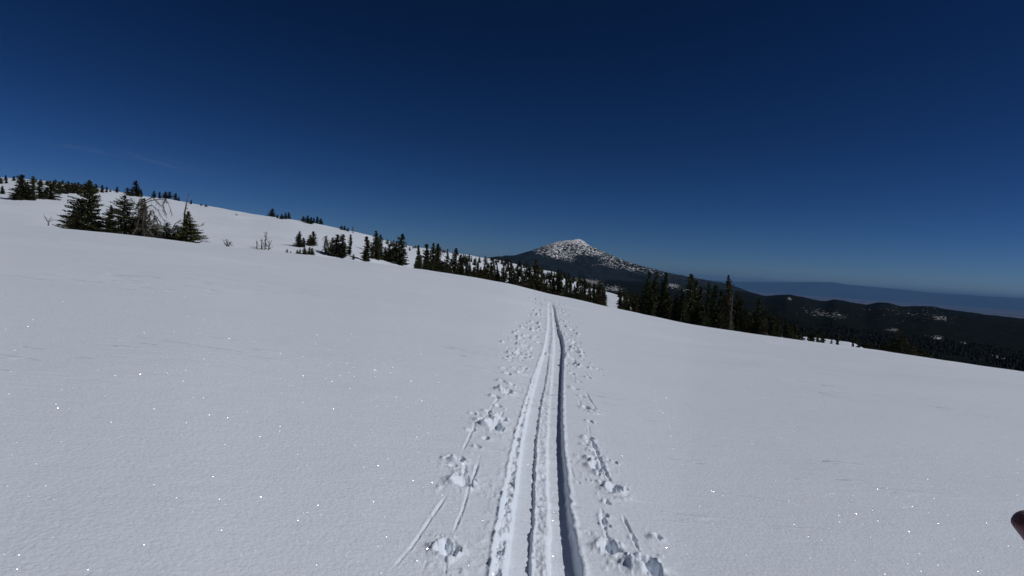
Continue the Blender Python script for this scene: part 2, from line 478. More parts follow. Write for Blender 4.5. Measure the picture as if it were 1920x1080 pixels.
def snow_material():
    m = N('snow'); P = m.pos()
    fine = m.noise(P, 38, 3, .6)
    mid = m.noise(m.scaled(P, (3.0, 7.5, 3)), 1.6, 4, .6)
    patch = m.ramp(m.noise(P, .35, 2), .45, .68)
    rip = m.noise(m.scaled(P, (2.2, 16, 2), (0, 0, .12)), 1.0, 3, .5)
    h = m.math('ADD', m.math('MULTIPLY', fine, .0075), m.math('MULTIPLY', mid, .012))
    h = m.math('ADD', h, m.math('MULTIPLY', m.math('MULTIPLY', rip, patch), .020))
    # thin broken crusts left by the wind
    cr1 = m.ramp(m.noise(m.scaled(P, (.9, 4.5, 1), (0, 0, .08)), 1.0, 4, .55), .60, .66)
    cr2 = m.ramp(m.noise(P, .16, 2), .48, .60)
    h = m.math('ADD', h, m.math('MULTIPLY', m.math('MULTIPLY', cr1, cr2), .030))
    b = m.n('Bump'); b.inputs['Strength'].default_value = .75; b.inputs['Distance'].default_value = 1.0
    m.l(h, b.inputs['Height'])
    col = m.mixc(m.noise(P, .5, 3), (.72, .785, .885), (.765, .825, .92))
    p = m.principled(col, .55, .25, b.outputs[0])
    # ice crystals: tiny mirror-like facets with random tilt, one in many cells
    v = m.n('TexVoronoi', voronoi_dimensions='2D'); v.inputs['Scale'].default_value = 55
    m.l(P, v.inputs['Vector'])
    sep = m.n('SeparateColor'); m.l(v.outputs['Color'], sep.inputs[0])
    w = m.n('TexWhiteNoise', noise_dimensions='3D'); m.l(v.outputs['Color'], w.inputs[0])
    s2 = m.n('VectorMath', operation='SUBTRACT'); m.l(w.outputs['Color'], s2.inputs[0]); s2.inputs[1].default_value = (.5, .5, .12)
    nn = m.n('VectorMath', operation='NORMALIZE'); m.l(s2.outputs[0], nn.inputs[0])
    g = m.n('BsdfAnisotropic'); g.inputs['Roughness'].default_value = .27
    g.inputs['Color'].default_value = (.45, .46, .5, 1)
    m.l(nn.outputs[0], g.inputs['Normal'])
    mask = m.math('MULTIPLY', m.math('LESS_THAN', v.outputs['Distance'], .12), m.math('LESS_THAN', sep.outputs[0], .45))
    ad = m.n('AddShader'); m.l(p.outputs[0], ad.inputs[0]); m.l(g.outputs[0], ad.inputs[1])
    mx = m.n('MixShader'); m.l(mask, mx.inputs[0]); m.l(p.outputs[0], mx.inputs[1]); m.l(ad.outputs[0], mx.inputs[2])
    v2 = m.n('TexVoronoi', voronoi_dimensions='2D'); v2.inputs['Scale'].default_value = 19
    m.l(P, v2.inputs['Vector'])
    w2 = m.n('TexWhiteNoise', noise_dimensions='3D'); m.l(v2.outputs['Color'], w2.inputs[0])
    s3 = m.n('VectorMath', operation='SUBTRACT'); m.l(w2.outputs['Color'], s3.inputs[0]); s3.inputs[1].default_value = (.5, .5, .12)
    n3 = m.n('VectorMath', operation='NORMALIZE'); m.l(s3.outputs[0], n3.inputs[0])
    g2 = m.n('BsdfAnisotropic'); g2.inputs['Roughness'].default_value = .20; g2.inputs['Color'].default_value = (.6, .62, .66, 1)
    m.l(n3.outputs[0], g2.inputs['Normal'])
    ad2 = m.n('AddShader'); m.l(p.outputs[0], ad2.inputs[0]); m.l(g2.outputs[0], ad2.inputs[1])
    mx2 = m.n('MixShader'); m.l(m.math('LESS_THAN', v2.outputs['Distance'], .05), mx2.inputs[0]); m.l(mx.outputs[0], mx2.inputs[1]); m.l(ad2.outputs[0], mx2.inputs[2])
    m.l(mx2.outputs[0], m.out.inputs[0])
    return m.m

def needle_material(name, a, b, c=None):
    m = N(name); P = m.pos()
    oi = m.n('ObjectInfo')
    col = m.mixc(m.ramp(m.noise(P, 2.2, 3), .35, .65), a, b)
    if c: col = m.mixc(m.ramp(m.noise(P, 1.1, 2), .5, .7), col, c)
    hs = m.n('HueSaturation'); m.l(col, hs.inputs['Color'])
    m.l(m.math('ADD', m.math('MULTIPLY', oi.outputs['Random'], .05), .475), hs.inputs['Hue'])
    m.l(m.math('ADD', m.math('MULTIPLY', oi.outputs['Random'], .5), .75), hs.inputs['Value'])
    p = m.principled(hs.outputs[0], .85, .05)
    m.l(p.outputs[0], m.out.inputs[0]); return m.m

def plain_material(name, a, b, scale, rough=.8, spec=.2, stretch=None):
    m = N(name); P = m.n('TexCoord').outputs['Object']
    if stretch: P = m.scaled(P, stretch)
    col = m.mixc(m.ramp(m.noise(P, scale, 4, .6), .3, .7), a, b)
    bp = m.n('Bump'); bp.inputs['Strength'].default_value = .5; bp.inputs['Distance'].default_value = .02
    m.l(m.noise(P, scale * 2.5, 4, .6), bp.inputs['Height'])
    p = m.principled(col, rough, spec, bp.outputs[0]); m.l(p.outputs[0], m.out.inputs[0]); return m.m

def cover_material(name, ground_a, ground_b, scale, snow=(.8, .82, .86), lo=.42, hi=.5, stretch=(1, 1, 1), det=4):
    """ground with snow lying where the attribute 'snow' and a noise together allow it"""
    m = N(name); P = m.pos()
    at = m.n('Attribute', attribute_name='snow', attribute_type='GEOMETRY')
    g = m.mixc(m.ramp(m.noise(P, scale * .6, 4, .6), .35, .65), ground_a, ground_b)
    nz = m.noise(m.scaled(P, stretch), scale, det, .62)
    k = m.ramp(m.math('ADD', nz, m.math('SUBTRACT', at.outputs['Fac'], .5)), lo, hi)
    col = m.mixc(k, g, snow)
    bp = m.n('Bump'); bp.inputs['Strength'].default_value = .6; bp.inputs['Distance'].default_value = 6.0
    m.l(m.noise(P, scale * 3, 3, .6), bp.inputs['Height'])
    p = m.principled(col, 1.0, 0.0, bp.outputs[0]); m.l(p.outputs[0], m.out.inputs[0]); return m.m

M_SNOW = snow_material()
M_DARK = needle_material('dark_needles', (.020, .027, .012), (.060, .066, .028))
M_BROWN = needle_material('brownish_needles', (.034, .034, .018), (.080, .072, .038))
M_OLIVE = needle_material('yellow_green_needles', (.06, .075, .018), (.15, .165, .035), (.03, .04, .015))
M_BARK = plain_material('bark', (.05, .038, .028), (.10, .08, .06), 6, stretch=(1, 1, .25))
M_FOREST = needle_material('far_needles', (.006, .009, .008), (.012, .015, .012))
M_GREY = plain_material('old_bark', (.045, .038, .028), (.11, .095, .07), 9, stretch=(1, 1, .2))
M_DEAD = plain_material('weathered_wood', (.085, .07, .055), (.19, .165, .135), 9, stretch=(1, 1, .2))

# ------------------------------------------------------------------ snow slope: one sheet round the skier
def build_slope():
    r = [0.35]
    while r[-1] < 1400:
        q = r[-1]
        r.append(q * (1.035 if q < 2.9 else 1.0034 if q < 32 else 1.0075 if q < 130 else 1.012 if q < 700 else 1.04))
    r = np.array(r)
    th = []
    t = -180.0
    while t < 180:
        th.append(t)
        a = t
        t += 3.0 if (a < -66 or a >= 66) else 0.4 if (a < -14 or a >= 15) else 0.085
    th = np.radians(np.array(th))
    TH, RR = np.meshgrid(th, r)
    X = RR * np.sin(TH); Y = RR * np.cos(TH)
    Z = ground_z(TH, RR) + ground_wave(X, Y)
    near = (np.abs(TH - 0.02) < 0.30) & (RR < 95) & (RR > 2.4)
    x = X[near]; y = Y[near]
    dz = track_relief(x, y) + pole_relief(x, y, None)
    Z[near] += dz
    me = grid_mesh('snow_slope', X, Y, Z, wrap=True)
    o = link('snow_slope', me, [M_SNOW])
    tag(o, kind='structure')
    print('slope verts', len(me.vertices))
build_slope()

# ------------------------------------------------------------------ forest floor and foothills beyond
foot_e = table([(-700, 420), (300, 480), (800, 500), (931, 502), (1000, 510), (1075, 522), (1250, 532), (1330, 541), (1380, 546), (1405, 549), (1436, 556),
                (1478, 553), (1507, 559), (1535, 566), (1549, 567), (1566, 562), (1582, 566), (1599, 569), (1625, 574), (1640, 570), (1653, 568), (1668, 570),
                (1689, 576), (1720, 576), (1740, 575), (1788, 584), (1858, 594), (1920, 601), (2100, 625), (2600, 690)], 0.06)
foot_r = ptable([(900, 4600), (1377, 4600), (1500, 4200), (1700, 3800), (1920, 3600)])

def foot_z(th, r):
    eb = hill_e(th); rb = hill_r(th)
    r0 = rb * 1.25
    e0 = eb - 0.020
    es = foot_e(th); rs = foot_r(th)
    x = r * np.sin(th); y = r * np.cos(th)
    lr = np.log(r)
    t = np.clip((lr - np.log(r0)) / (np.log(rs) - np.log(r0)), 0, 1)
    e = e0 + (es - e0) * (t * t * (3 - 2 * t) * .5 + t * .5 * (2 - t))
    e = np.where(r < r0, e0 - 0.10 * np.log(r0 / r), e)
    rag = 0.0065 * fbm(x / 420, y / 420, 71, 4) * np.sin(np.pi * np.clip(t, 0, 1)) ** .7
    e = e + np.where(r > r0, rag, 0)
    zs = ZC + rs * es
    zf = zs + (-820 - zs) * sstep(rs, 14000, r)
    return np.where(r < rs, ZC + r * e, zf)

def build_foothills():
    th = np.radians(np.arange(-62, 62.01, .16)); r = np.geomspace(330, 16000, 300)
    TH, RR = np.meshgrid(th, r)
    X = RR * np.sin(TH); Y = RR * np.cos(TH); Z = foot_z(TH, RR)
    Z += 9 * fbm(X / 60, Y / 60, 75, 3) * sstep(900, 2500, RR) * (RR < 9000)
    me = grid_mesh('foothills', X, Y, Z)
    # clearings that still hold snow
    E = (Z - ZC) / RR
    s = np.full(X.shape, .20)
    for px, py, wx, wy, k in ((1247, 521, 10, 4, .30), (1262, 535, 14, 6, .2), (1524, 584, 26, 7, .115), (1570, 592, 22, 6, .13), (1768, 597, 11, 4, .14),
                              (1672, 618, 14, 4, .16), (1757, 634, 12, 5, .18), (1110, 530, 26, 6, .19), (1150, 542, 24, 6, .19),
                              (1300, 545, 26, 6, .18), (1480, 560, 6, 3, .22), (1808, 643, 6, 3, .20), (1883, 672, 7, 2, .22), (1862, 668, 8, 2, .24),
                              (1700, 585, 60, 12, .08), (1050, 520, 60, 6, .15)):
        t0, e0 = az_el(px, py)
        s += k * np.exp(-((TH - t0) / (wx / F)) ** 2 - ((E - e0) / (wy / F)) ** 2)
    set_attr(me, 'snow', s)
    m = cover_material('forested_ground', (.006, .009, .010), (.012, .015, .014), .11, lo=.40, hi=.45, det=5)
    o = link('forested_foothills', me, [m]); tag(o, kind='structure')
build_foothills()

# ------------------------------------------------------------------ the mountain
def build_mountain():
    D0 = 8000.0
    t0, e0 = az_el(1078, 448)
    cx, cy = D0 * math.sin(t0), D0 * math.cos(t0)
    prof = [(700, 540), (800, 505), (880, 488), (929, 482), (962, 480), (983, 474), (1004, 467), (1020, 461), (1035, 456), (1048, 452), (1058, 449.5), (1066, 449.5),
            (1072, 450), (1078, 447), (1086, 447.5), (1094, 452), (1100, 457), (1108, 462), (1124, 469), (1140, 476), (1171, 489), (1212, 501), (1254, 512), (1287, 518.5),
            (1350, 530), (1377, 538), (1402, 548), (1433, 560), (1500, 590)]
    P = np.array(prof, float); th, e = az_el(P[:, 0], P[:, 1])
    lat = D0 * np.tan(th - t0); hgt = D0 / np.cos(th - t0) * e + ZC
    ls = lat <= 0
    Lx, Lh = -lat[ls][::-1], hgt[ls][::-1]
    Rx, Rh = lat[~ls], hgt[~ls]
    top = float(e0 * D0 + ZC)
    Lx = np.concatenate([[0], Lx]); Lh = np.concatenate([[top], Lh]); Rx = np.concatenate([[0], Rx]); Rh = np.concatenate([[top], Rh])
    Lx = np.append(Lx, Lx[-1] + 2500); Lh = np.append(Lh, -700); Rx = np.append(Rx, Rx[-1] + 2500); Rh = np.append(Rh, -700)
    n = 420
    u = np.linspace(-5200, 5200, n); v = np.linspace(-3600, 3600, 300)
    uu, vv = np.meshgrid(u, v)                    # u across the line of sight, v away from the skier
    rho = np.hypot(uu, vv * 1.15); phi = np.arctan2(vv, uu)
    wR = 0.5 + 0.5 * uu / np.maximum(rho, 1)
    wR = sstep(0, 1, wR)
    hr = np.interp(rho, Rx, Rh); hl = np.interp(rho, Lx, Lh)
    H = hr * wR + hl * (1 - wR)
    gul = fbm(phi * 7 + 3, rho / 900, 81, 4) * 60 * sstep(60, 900, rho) * (1 - sstep(2500, 4000, rho))
    offax = np.clip(np.abs(vv) / np.maximum(rho, 1), 0, 1)
    H = H + gul * offax + fbm(uu / 150, vv / 150, 83, 4) * 22 * offax * sstep(100, 500, rho) * (1 - sstep(2500, 4500, rho))
    # a shallow bowl under the summit facing the skier
    H -= 45 * np.exp(-((uu + 110) / 130) ** 2 - ((vv + 260) / 200) ** 2)
    H += fbm(uu / 60, vv / 60, 85, 3) * 8
    ct, st = math.cos(t0), math.sin(t0)
    X = cx + uu * ct + vv * st; Y = cy - uu * st + vv * ct
    idx = np.arange(X.size).reshape(X.shape)
    q = np.stack([idx[:-1, :-1], idx[:-1, 1:], idx[1:, 1:], idx[1:, :-1]], -1).reshape(-1, 4)
    me = np_mesh('mountain', np.stack([X, Y, H], -1).reshape(-1, 3), q)
    # snow cover: dense near the top, thinning down; ragged lower edge, none on the wooded left shoulder
    R = np.hypot(X, Y); px_like = np.arctan2(X, Y) - t0
    lo_edge = np.interp(uu, [-1200, -560, -400, -100, 200, 600, 1200, 2200], [500, 225, 150, 95, 70, 25, -40, -100])
    dens = sstep(-45, 60, H - lo_edge)
    left = sstep(-640, -500, uu + 0.25 * vv * 0)
    amount = np.interp(uu, [-700, -450, 0, 250, 420, 800, 1500], [.44, .46, .49, .45, .43, .40, .31])
    amount = amount + .10 * sstep(top - 110, top - 20, H)
    hole = .35 * np.exp(-((uu - 150) / 130) ** 2 - ((H - 150) / 45) ** 2)
    s = dens * left * (amount - hole - .12) + .12
    set_attr(me, 'snow', s)
    m = cover_material('mountain_cover', (.010, .014, .013), (.020, .023, .022), .036, lo=.46, hi=.525, stretch=(1, 1, .8), det=4, snow=(.74, .74, .77))
    o = link('mountain', me, [m]); tag(o, kind='structure')
build_mountain()

# ------------------------------------------------------------------ far plain and far range
def build_far():
    th = np.radians(np.arange(-62, 62.01, 1.0)); r = np.geomspace(11500, 92000, 40)
    TH, RR = np.meshgrid(th, r)
    me = grid_mesh('desert_plain', RR * np.sin(TH), RR * np.cos(TH), np.full(RR.shape, -822.0))
    m = N('desert'); P = m.pos()
    k = m.ramp(m.noise(m.scaled(P, (.00006, .00022, 1), (0, 0, .5)), 1.0, 5, .6), .42, .62)
    k2 = m.ramp(m.noise(m.scaled(P, (.0003, .0009, 1), (0, 0, .5)), 1.0, 4, .6), .4, .65)
    col = m.mixc(k, (.17, .105, .085), (.035, .04, .035)); col = m.mixc(m.math('MULTIPLY', k2, .5), col, (.26, .19, .16))
    p = m.principled(col, .9, .1); m.l(p.outputs[0], m.out.inputs[0])
    tag(link('desert_plain', me, [m.m]), kind='structure')
    far_e = table([(-700, 400), (900, 492), (1200, 518), (1380, 528), (1464, 529), (1530, 528.5), (1566, 529.5), (1591, 534), (1661, 540), (1746, 548.5), (1830, 554),
                   (1920, 559.5), (2600, 604)], 0.1)
    th = np.radians(np.arange(-62, 62.01, .12)); r = np.linspace(72000, 91000, 30)
    TH, RR = np.meshgrid(th, r)
    top = ZC + 82000 * far_e(TH)
    t = sstep(73000, 82000, RR) * (1 - .7 * sstep(82000, 91000, RR))
    X = RR * np.sin(TH); Y = RR * np.cos(TH)
    t = np.clip(t + .5 * t * (1 - t) * fbm(X / 5000, Y / 5000, 91, 4) * 2, 0, 1)
    Z = -835 + (top + 835) * t
    me = grid_mesh('far_range', X, Y, Z)
    mm = plain_material('far_woods', (.035, .042, .035), (.07, .07, .055), .0002, .9, .1)
    tag(link('distant_mountain_range', me, [mm]), kind='structure')
build_far()

# ------------------------------------------------------------------ trees
class MB:
    def __init__(s): s.v = []; s.f3 = []; s.f4 = []; s.m3 = []; s.m4 = []
    def tube(s, pts, rad, n=5, mi=0):
        base = len(s.v); pts = [Vector(p) for p in pts]
        for i, p in enumerate(pts):
            d = (pts[min(i + 1, len(pts) - 1)] - pts[max(i - 1, 0)]).normalized()
            a = d.orthogonal().normalized(); b = d.cross(a)
            for k in range(n):
                w = 2 * math.pi * k / n
                s.v.append(tuple(p + (a * math.cos(w) + b * math.sin(w)) * rad[i]))
        for i in range(len(pts) - 1):
            for k in range(n):
                k2 = (k + 1) % n
                s.f4.append((base + i * n + k, base + i * n + k2, base + (i + 1) * n + k2, base + (i + 1) * n + k)); s.m4.append(mi)
    def tuft(s, p, size, d, rnd, mi=0, n=3):
        """a little clump of needles: a few leaf-sized faces"""
        p = Vector(p)
        for _ in range(n):
            a = (Vector((rnd.gauss(0, 1), rnd.gauss(0, 1), rnd.gauss(0, .7))) * .5 + d).normalized()
            b = a.cross(Vector((rnd.gauss(0, 1), rnd.gauss(0, 1), rnd.gauss(0, 1)))).normalized()
            q = p + Vector((rnd.gauss(0, .3), rnd.gauss(0, .3), rnd.gauss(0, .22))) * size
            base = len(s.v)
            L = size * rnd.uniform(.8, 1.5); w = size * rnd.uniform(.34, .6)
            s.v += [tuple(q - a * L * .5), tuple(q + b * w), tuple(q + a * L * .6), tuple(q - b * w)]
            s.f4.append((base, base + 1, base + 2, base + 3)); s.m4.append(mi)
    def mesh(s, name, mats, smooth=False):
        fl = []; mi = []
        if s.f3: fl.append(np.array(s.f3)); mi += s.m3
        if s.f4: fl.append(np.array(s.f4)); mi += s.m4
        me = np_mesh(name, np.array(s.v), fl, smooth, mi)
        for m in mats: me.materials.append(m)
        return me

def conifer_parts(seed, dens=1.0, wid=.28, top_bare=0.0, low=.03, ragged=.3, lean=0.0, power=.8, droop=.25, size=.055, mi_c=0, one=False):
    """unit-high conifer; returns (trunk, crown) mesh builders"""
    rnd = random.Random(seed)
    tr = MB(); cr_ = tr if one else MB()
    def axis(z): return Vector((lean * z * z + .012 * math.sin(z * 9 + seed), .01 * math.cos(z * 7 + seed * 2), z))
    zs = [-.12, 0, .25, .5, .75, .93, 1.0]
    tr.tube([axis(z) for z in zs], [.024 * (1 - max(z, 0) * .93) for z in zs], 5, 0)
    nz = int(36 * dens)
    a0 = rnd.random() * 6
    sect = [rnd.uniform(1 - ragged, 1 + ragged * .6) for _ in range(8)]
    for i in range(nz):
        f = i / (nz - 1)
        z = low + (1 - top_bare - low) * f ** .92
        lenr = wid * ((1 - f) ** power) * (.55 + .45 * min(1, f * 5 + .5)) + .012
        nb = max(3, int(rnd.uniform(5, 8) * (1 - .45 * f)))
        if rnd.random() < ragged * .35: lenr *= rnd.uniform(.4, .75)
        for k in range(nb):
            a = a0 + i * 2.4 + k * 2 * math.pi / nb + rnd.gauss(0, .25)
            L = lenr * rnd.uniform(.62, 1.2) * sect[int((a % 6.2831) / .7855) % 8]
            if rnd.random() < ragged * .22: continue
            dr = droop * rnd.uniform(.5, 1.4) * (1 - f * 1.3)
            d = Vector((math.cos(a), math.sin(a), -dr))
            nt_ = max(2, int(L / (size * .62)))
            p0 = axis(z)
            tip = p0 + d * L + Vector((0, 0, L * .18))
            if L > .06 and not one: tr.tube([p0, p0 + d * L * .6, tip], [.006, .004, .0015], 3, 0)
            for j in range(nt_):
                t = (j + .6) / nt_
                if t < .22 and nt_ > 3: continue
                q = p0 + d * L * t + Vector((0, 0, L * .18 * t * t))
                cr_.tuft(q, size * (1.05 - .35 * t) * (1 - .35 * f), (d + Vector((0, 0, rnd.uniform(-.3, .35)))).normalized(), rnd, mi_c, 4)
    return tr, cr_

CON = []      # (trunk mesh, crown mesh) of each conifer shape
specs = [dict(wid=.20, ragged=.4, power=.6), dict(wid=.17, ragged=.5, power=.5), dict(wid=.25, ragged=.45, power=.55), dict(wid=.15, ragged=.55, power=.4),
         dict(wid=.22, ragged=.7, lean=.06, power=.5), dict(wid=.28, ragged=.5, power=.6), dict(wid=.13, ragged=.6, power=.45, lean=-.04),
         dict(wid=.24, ragged=.7, power=.45, size=.055)]
for i, s_ in enumerate(specs):
    for mat in (M_DARK, M_BROWN):
        t_, c_ = conifer_parts(100 + i, **s_)
        CON.append((t_.mesh('trunk', [M_BARK]), c_.mesh('crown', [mat])))
SMALL = []    # far conifers of one mesh: too small to show their parts
for i, s_ in enumerate([dict(wid=.22), dict(wid=.30, power=.6), dict(wid=.17), dict(wid=.26, power=.45, ragged=.6), dict(wid=.36, power=.5, ragged=.6)]):
    t_, _ = conifer_parts(200 + i, dens=.5, size=.085, one=True, mi_c=1, **s_)
    SMALL.append(t_.mesh('far_conifer', [M_BARK, M_DARK]))
    t_, _ = conifer_parts(300 + i, dens=.5, size=.085, one=True, mi_c=1, **s_)
    SMALL.append(t_.mesh('far_conifer', [M_BARK, M_BROWN]))

def base_at(th, r):
    x, y = r * math.sin(th), r * math.cos(th)
    return Vector((x, y, float(ground_z(np.array([th]), np.array([r]))[0] + ground_wave(np.array([x]), np.array([y]))[0])))

def place(px, r, top, wpx=None, base_py=None):
    """foot, height and half width of a tree whose foot is seen at px (distance r, or on the hillside at base_py)"""
    if base_py is not None:
        th, r = pix_to_hill(px, base_py)
    else:
        th, _ = az_el(px, 560); th = float(th)
    b = base_at(th, r)
    _, e = az_el(px, top)
    h = max(0.4, ZC + r * float(e) - b.z)
    hw = None if wpx is None else .5 * wpx / F * r * math.cos(th) * 1.0
    return b, h, hw

rn = random.Random(11)
def stand_tree(shape, b, h, hw, label, group=None, rot=None, lean=0.0, name='conifer', cat='tree', small=False):
    hw = hw * 1.4 if hw else hw
    ws = specs[shape // 2]['wid'] if not small else (.22, .30, .17, .26, .36)[shape // 2]
    s = (hw / ws) if hw else h * rn.uniform(.85, 1.1)
    s = min(max(s, h * .5), h * 2.2)
    if small:
        o = link(name, SMALL[shape])
    else:
        o = link(name, None)
        link('trunk', CON[shape][0], (), o); link('crown', CON[shape][1], (), o)
    o.location = b; o.scale = (s, s, h)
    o.rotation_euler = (0, lean, rn.uniform(0, 6.28) if rot is None else rot)
    tag(o, label, cat, group)
    return o

# --- the clump on the left, just behind the crest of the snow slope (built finer: it is the nearest)
def fine_conifer(seed, mat, **kw):
    t_, c_ = conifer_parts(seed, dens=1.7, size=.040, **kw)
    return t_.mesh('trunk', [M_BARK]), c_.mesh('crown', [mat])

def near_conifer(px, r, top, wpx, label, seed, mat, wid, **kw):
    b, h, hw = place(px, r, top, wpx)
    tm, cm = fine_conifer(seed, mat, wid=wid, **kw)
    o = link('conifer', None); link('trunk', tm, (), o); link('crown', cm, (), o)
    o.location = b; hw *= 1.25; s = hw / wid; o.scale = (s, s, h); o.rotation_euler = (0, 0, seed * 1.7)
    tag(o, label, 'tree', 'clump of stunted trees behind the snow crest on the left'); return o
near_conifer(158, 64.5, 338, 66, 'tall bushy dark conifer, leftmost of the clump behind the snow crest', 501, M_DARK, .33, ragged=.55, power=.62)
near_conifer(140, 63.5, 396, 46, 'low sprawling conifer with branches reaching left, under the leftmost tall conifer', 502, M_DARK, .75, ragged=.8, power=.5)
near_conifer(200, 64, 384, 34, 'short dark conifer squeezed between the two broad ones in the left clump', 503, M_DARK, .42, ragged=.6, power=.6)
near_conifer(226, 64, 366, 62, 'broad dark conifer with bent top left of the bleached dead tree', 504, M_DARK, .42, ragged=.7, power=.6, lean=.12)
near_conifer(252, 65, 408, 46, 'low dark conifer at the foot of the bleached dead tree', 505, M_BROWN, .7, ragged=.7, power=.5)
near_conifer(306, 64, 417, 36, 'small olive conifer bush between the dead trees and the spire-topped conifer', 506, M_BROWN, .6, ragged=.7, power=.5)
near_conifer(283, 64.5, 420, 34, 'squat brownish conifer bush tangled among the bleached dead branches', 507, M_BROWN, .6, ragged=.8, power=.45)

class Local:
    """frame at a foot point, x to the viewer's right, y away, z up; one unit is one pixel of the photograph at that distance"""
    def __init__(s, px, r, base_py=None):
        if base_py is None:
            th, e = az_el(px, 560); s.th = float(th); s.r = r
        else:
            s.th, s.r = pix_to_hill(px, base_py)
        s.b = base_at(s.th, s.r)
        s.k = s.r / F * math.cos(s.th)
        d = ray(px, 500.0)
        # picture place of the foot
        rel = np.array([s.b.x, s.b.y, s.b.z - ZC]); dep = rel @ FWD
        s.px = 960 + F * (rel @ RGT) / dep; s.py = 540 - F * (rel @ UP) / dep
        s.k = dep / F
    def pt(s, x, y, d=0.0):
        """place seen at (x, y), d metres behind the foot's depth, relative to the foot"""
        a = (x - s.px) * s.k; c = (s.py - y) * s.k
        fw = Vector((math.sin(s.th), math.cos(s.th), 0))
        return Vector(RGT) * a + Vector(UP) * c + fw * d

def bare_tree(name, px, r, trunk, branches, label, seed, twig=8, base_py=None, thick=1.0, mat=None, group=None, cat='dead tree', droop=.6):
    rnd = random.Random(seed); thick *= 1.15
    L = Local(px, r, base_py); k = L.k
    o = link(name, None); o.location = L.b
    mat = mat or M_DEAD
    mb = MB(); P = [L.pt(*p) for p in trunk]
    P = [P[0] - Vector((0, 0, .25))] + P
    mb.tube(P, [thick * k * (2.1 - 1.7 * i / (len(P) - 1)) for i in range(len(P))], 6)
    link('trunk', mb.mesh('trunk', [mat]), (), o)
    def twigs(mb, pts, n, size):
        for _ in range(n):
            i = rnd.randrange(len(pts) - 1); t = rnd.random()
            p = pts[i].lerp(pts[i + 1], t)
            d = (pts[i + 1] - pts[i]).normalized() * .5 + Vector((rnd.gauss(0, .6), rnd.gauss(0, .6), rnd.gauss(-droop, .4)))
            d.normalize(); l = size * rnd.uniform(.5, 1.2)
            mb.tube([p, p + d * l * .6, p + d * l + Vector((0, 0, -l * .2))], [.45 * k * thick, .35 * k * thick, .15 * k * thick], 3)
    for br in branches:
        mb = MB()
        pts = [L.pt(*(p if len(p) == 3 else (p[0], p[1], rnd.gauss(0, .15)))) for p in br]
        mb.tube(pts, [thick * k * (1.1 - .8 * i / (len(pts) - 1)) for i in range(len(pts))], 4)
        twigs(mb, pts, twig, 9 * k)
        link('branch', mb.mesh('branch', [M_GREY if (mat is M_DEAD and rnd.random() < .55) else mat]), (), o)
    tag(o, label, cat, group)
    return o, L

rb_ = random.Random(5)
def rand_branches(x0, ytop, ybot, n, reach, drop, bias=0.0):
    out_ = []
    for i in range(n):
        y = ytop + (ybot - ytop) * (i + .5) / n
        s = 1 if rb_.random() < .5 + bias else -1
        l = reach * rb_.uniform(.5, 1.1) * (.5 + .5 * (y - ytop) / (ybot - ytop))
        d = rb_.uniform(-.8, .8)
        out_.append([(x0, y, 0), (x0 + s * l * .5, y + drop * .1 - 2, d * .5), (x0 + s * l, y + drop * rb_.uniform(.5, 1.2), d)])
    return out_
# bleached, wind-beaten dead tree with arms arching to the right
bare_tree('dead_tree', 270, 63, [(270, 444), (268, 420), (270, 395), (266, 375), (262, 364)],
          [[(268, 384), (282, 376), (298, 374), (311, 373), (318, 388), (324, 404)],
           [(270, 378), (286, 370), (300, 384), (308, 392), (312, 402)],
           [(269, 392), (284, 384), (296, 394), (306, 412), (320, 418)],
           [(268, 380), (256, 384), (248, 376), (242, 368)],
           [(268, 400), (256, 398), (246, 408), (240, 418)],
           [(270, 404), (284, 402), (294, 414), (298, 430)],
           [(311, 373), (305, 384), (309, 396)]] + rand_branches(268, 372, 438, 18, 24, 16, .1),
          'bleached wind-beaten dead tree with long arms arching right and down, in the left clump', 61, twig=11, thick=.95)
near_conifer(262, 65.5, 372, 30, 'thin dark conifer behind the arching bleached dead tree', 509, M_BROWN, .35, ragged=.8, power=.4)
near_conifer(325, 64.5, 422, 34, 'low dark bush at the left foot of the spire-topped conifer', 510, M_DARK, .6, ragged=.8, power=.5)
bare_tree('dead_tree', 288, 64, [(290, 450), (288, 425), (290, 405), (286, 392)],
          rand_branches(288, 394, 446, 18, 20, 18), 'shorter grey dead tree just right of the arching bleached one', 62, twig=10, thick=.9)
# spire-topped yellow-green conifer
b, h, hw = place(344, 63, 396, 72)
tm, cm = fine_conifer(508, M_OLIVE, wid=.40, ragged=.6, power=1.05)
o = link('conifer', None); link('trunk', tm, (), o); link('crown', cm, (), o)
o.location = b; o.scale = (hw / .40, hw / .40, h)
L = Local(344, 63)
mb = MB(); mb.tube([L.pt(345, 425) , L.pt(346, 400), L.pt(350, 380), L.pt(354, 362)], [1.7 * L.k, 1.5 * L.k, 1.1 * L.k, .3 * L.k], 6)
for i in range(16):
    t = rb_.random(); x = 346 + 7 * t; y = 402 - 38 * t
    mb.tube([L.pt(x, y), L.pt(x + rb_.uniform(-6, 6), y + rb_.uniform(-3, 4), rb_.uniform(-.2, .2))], [.5 * L.k, .2 * L.k], 3)
sp_ = link('dead_spire', mb.mesh('dead_spire', [M_DEAD]), (), o)
sp_['label'] = 'bare grey dead leader rising out of the crown'
inv = Matrix.Diagonal((1 / o.scale.x, 1 / o.scale.y, 1 / o.scale.z)).to_4x4()
sp_.matrix_local = inv
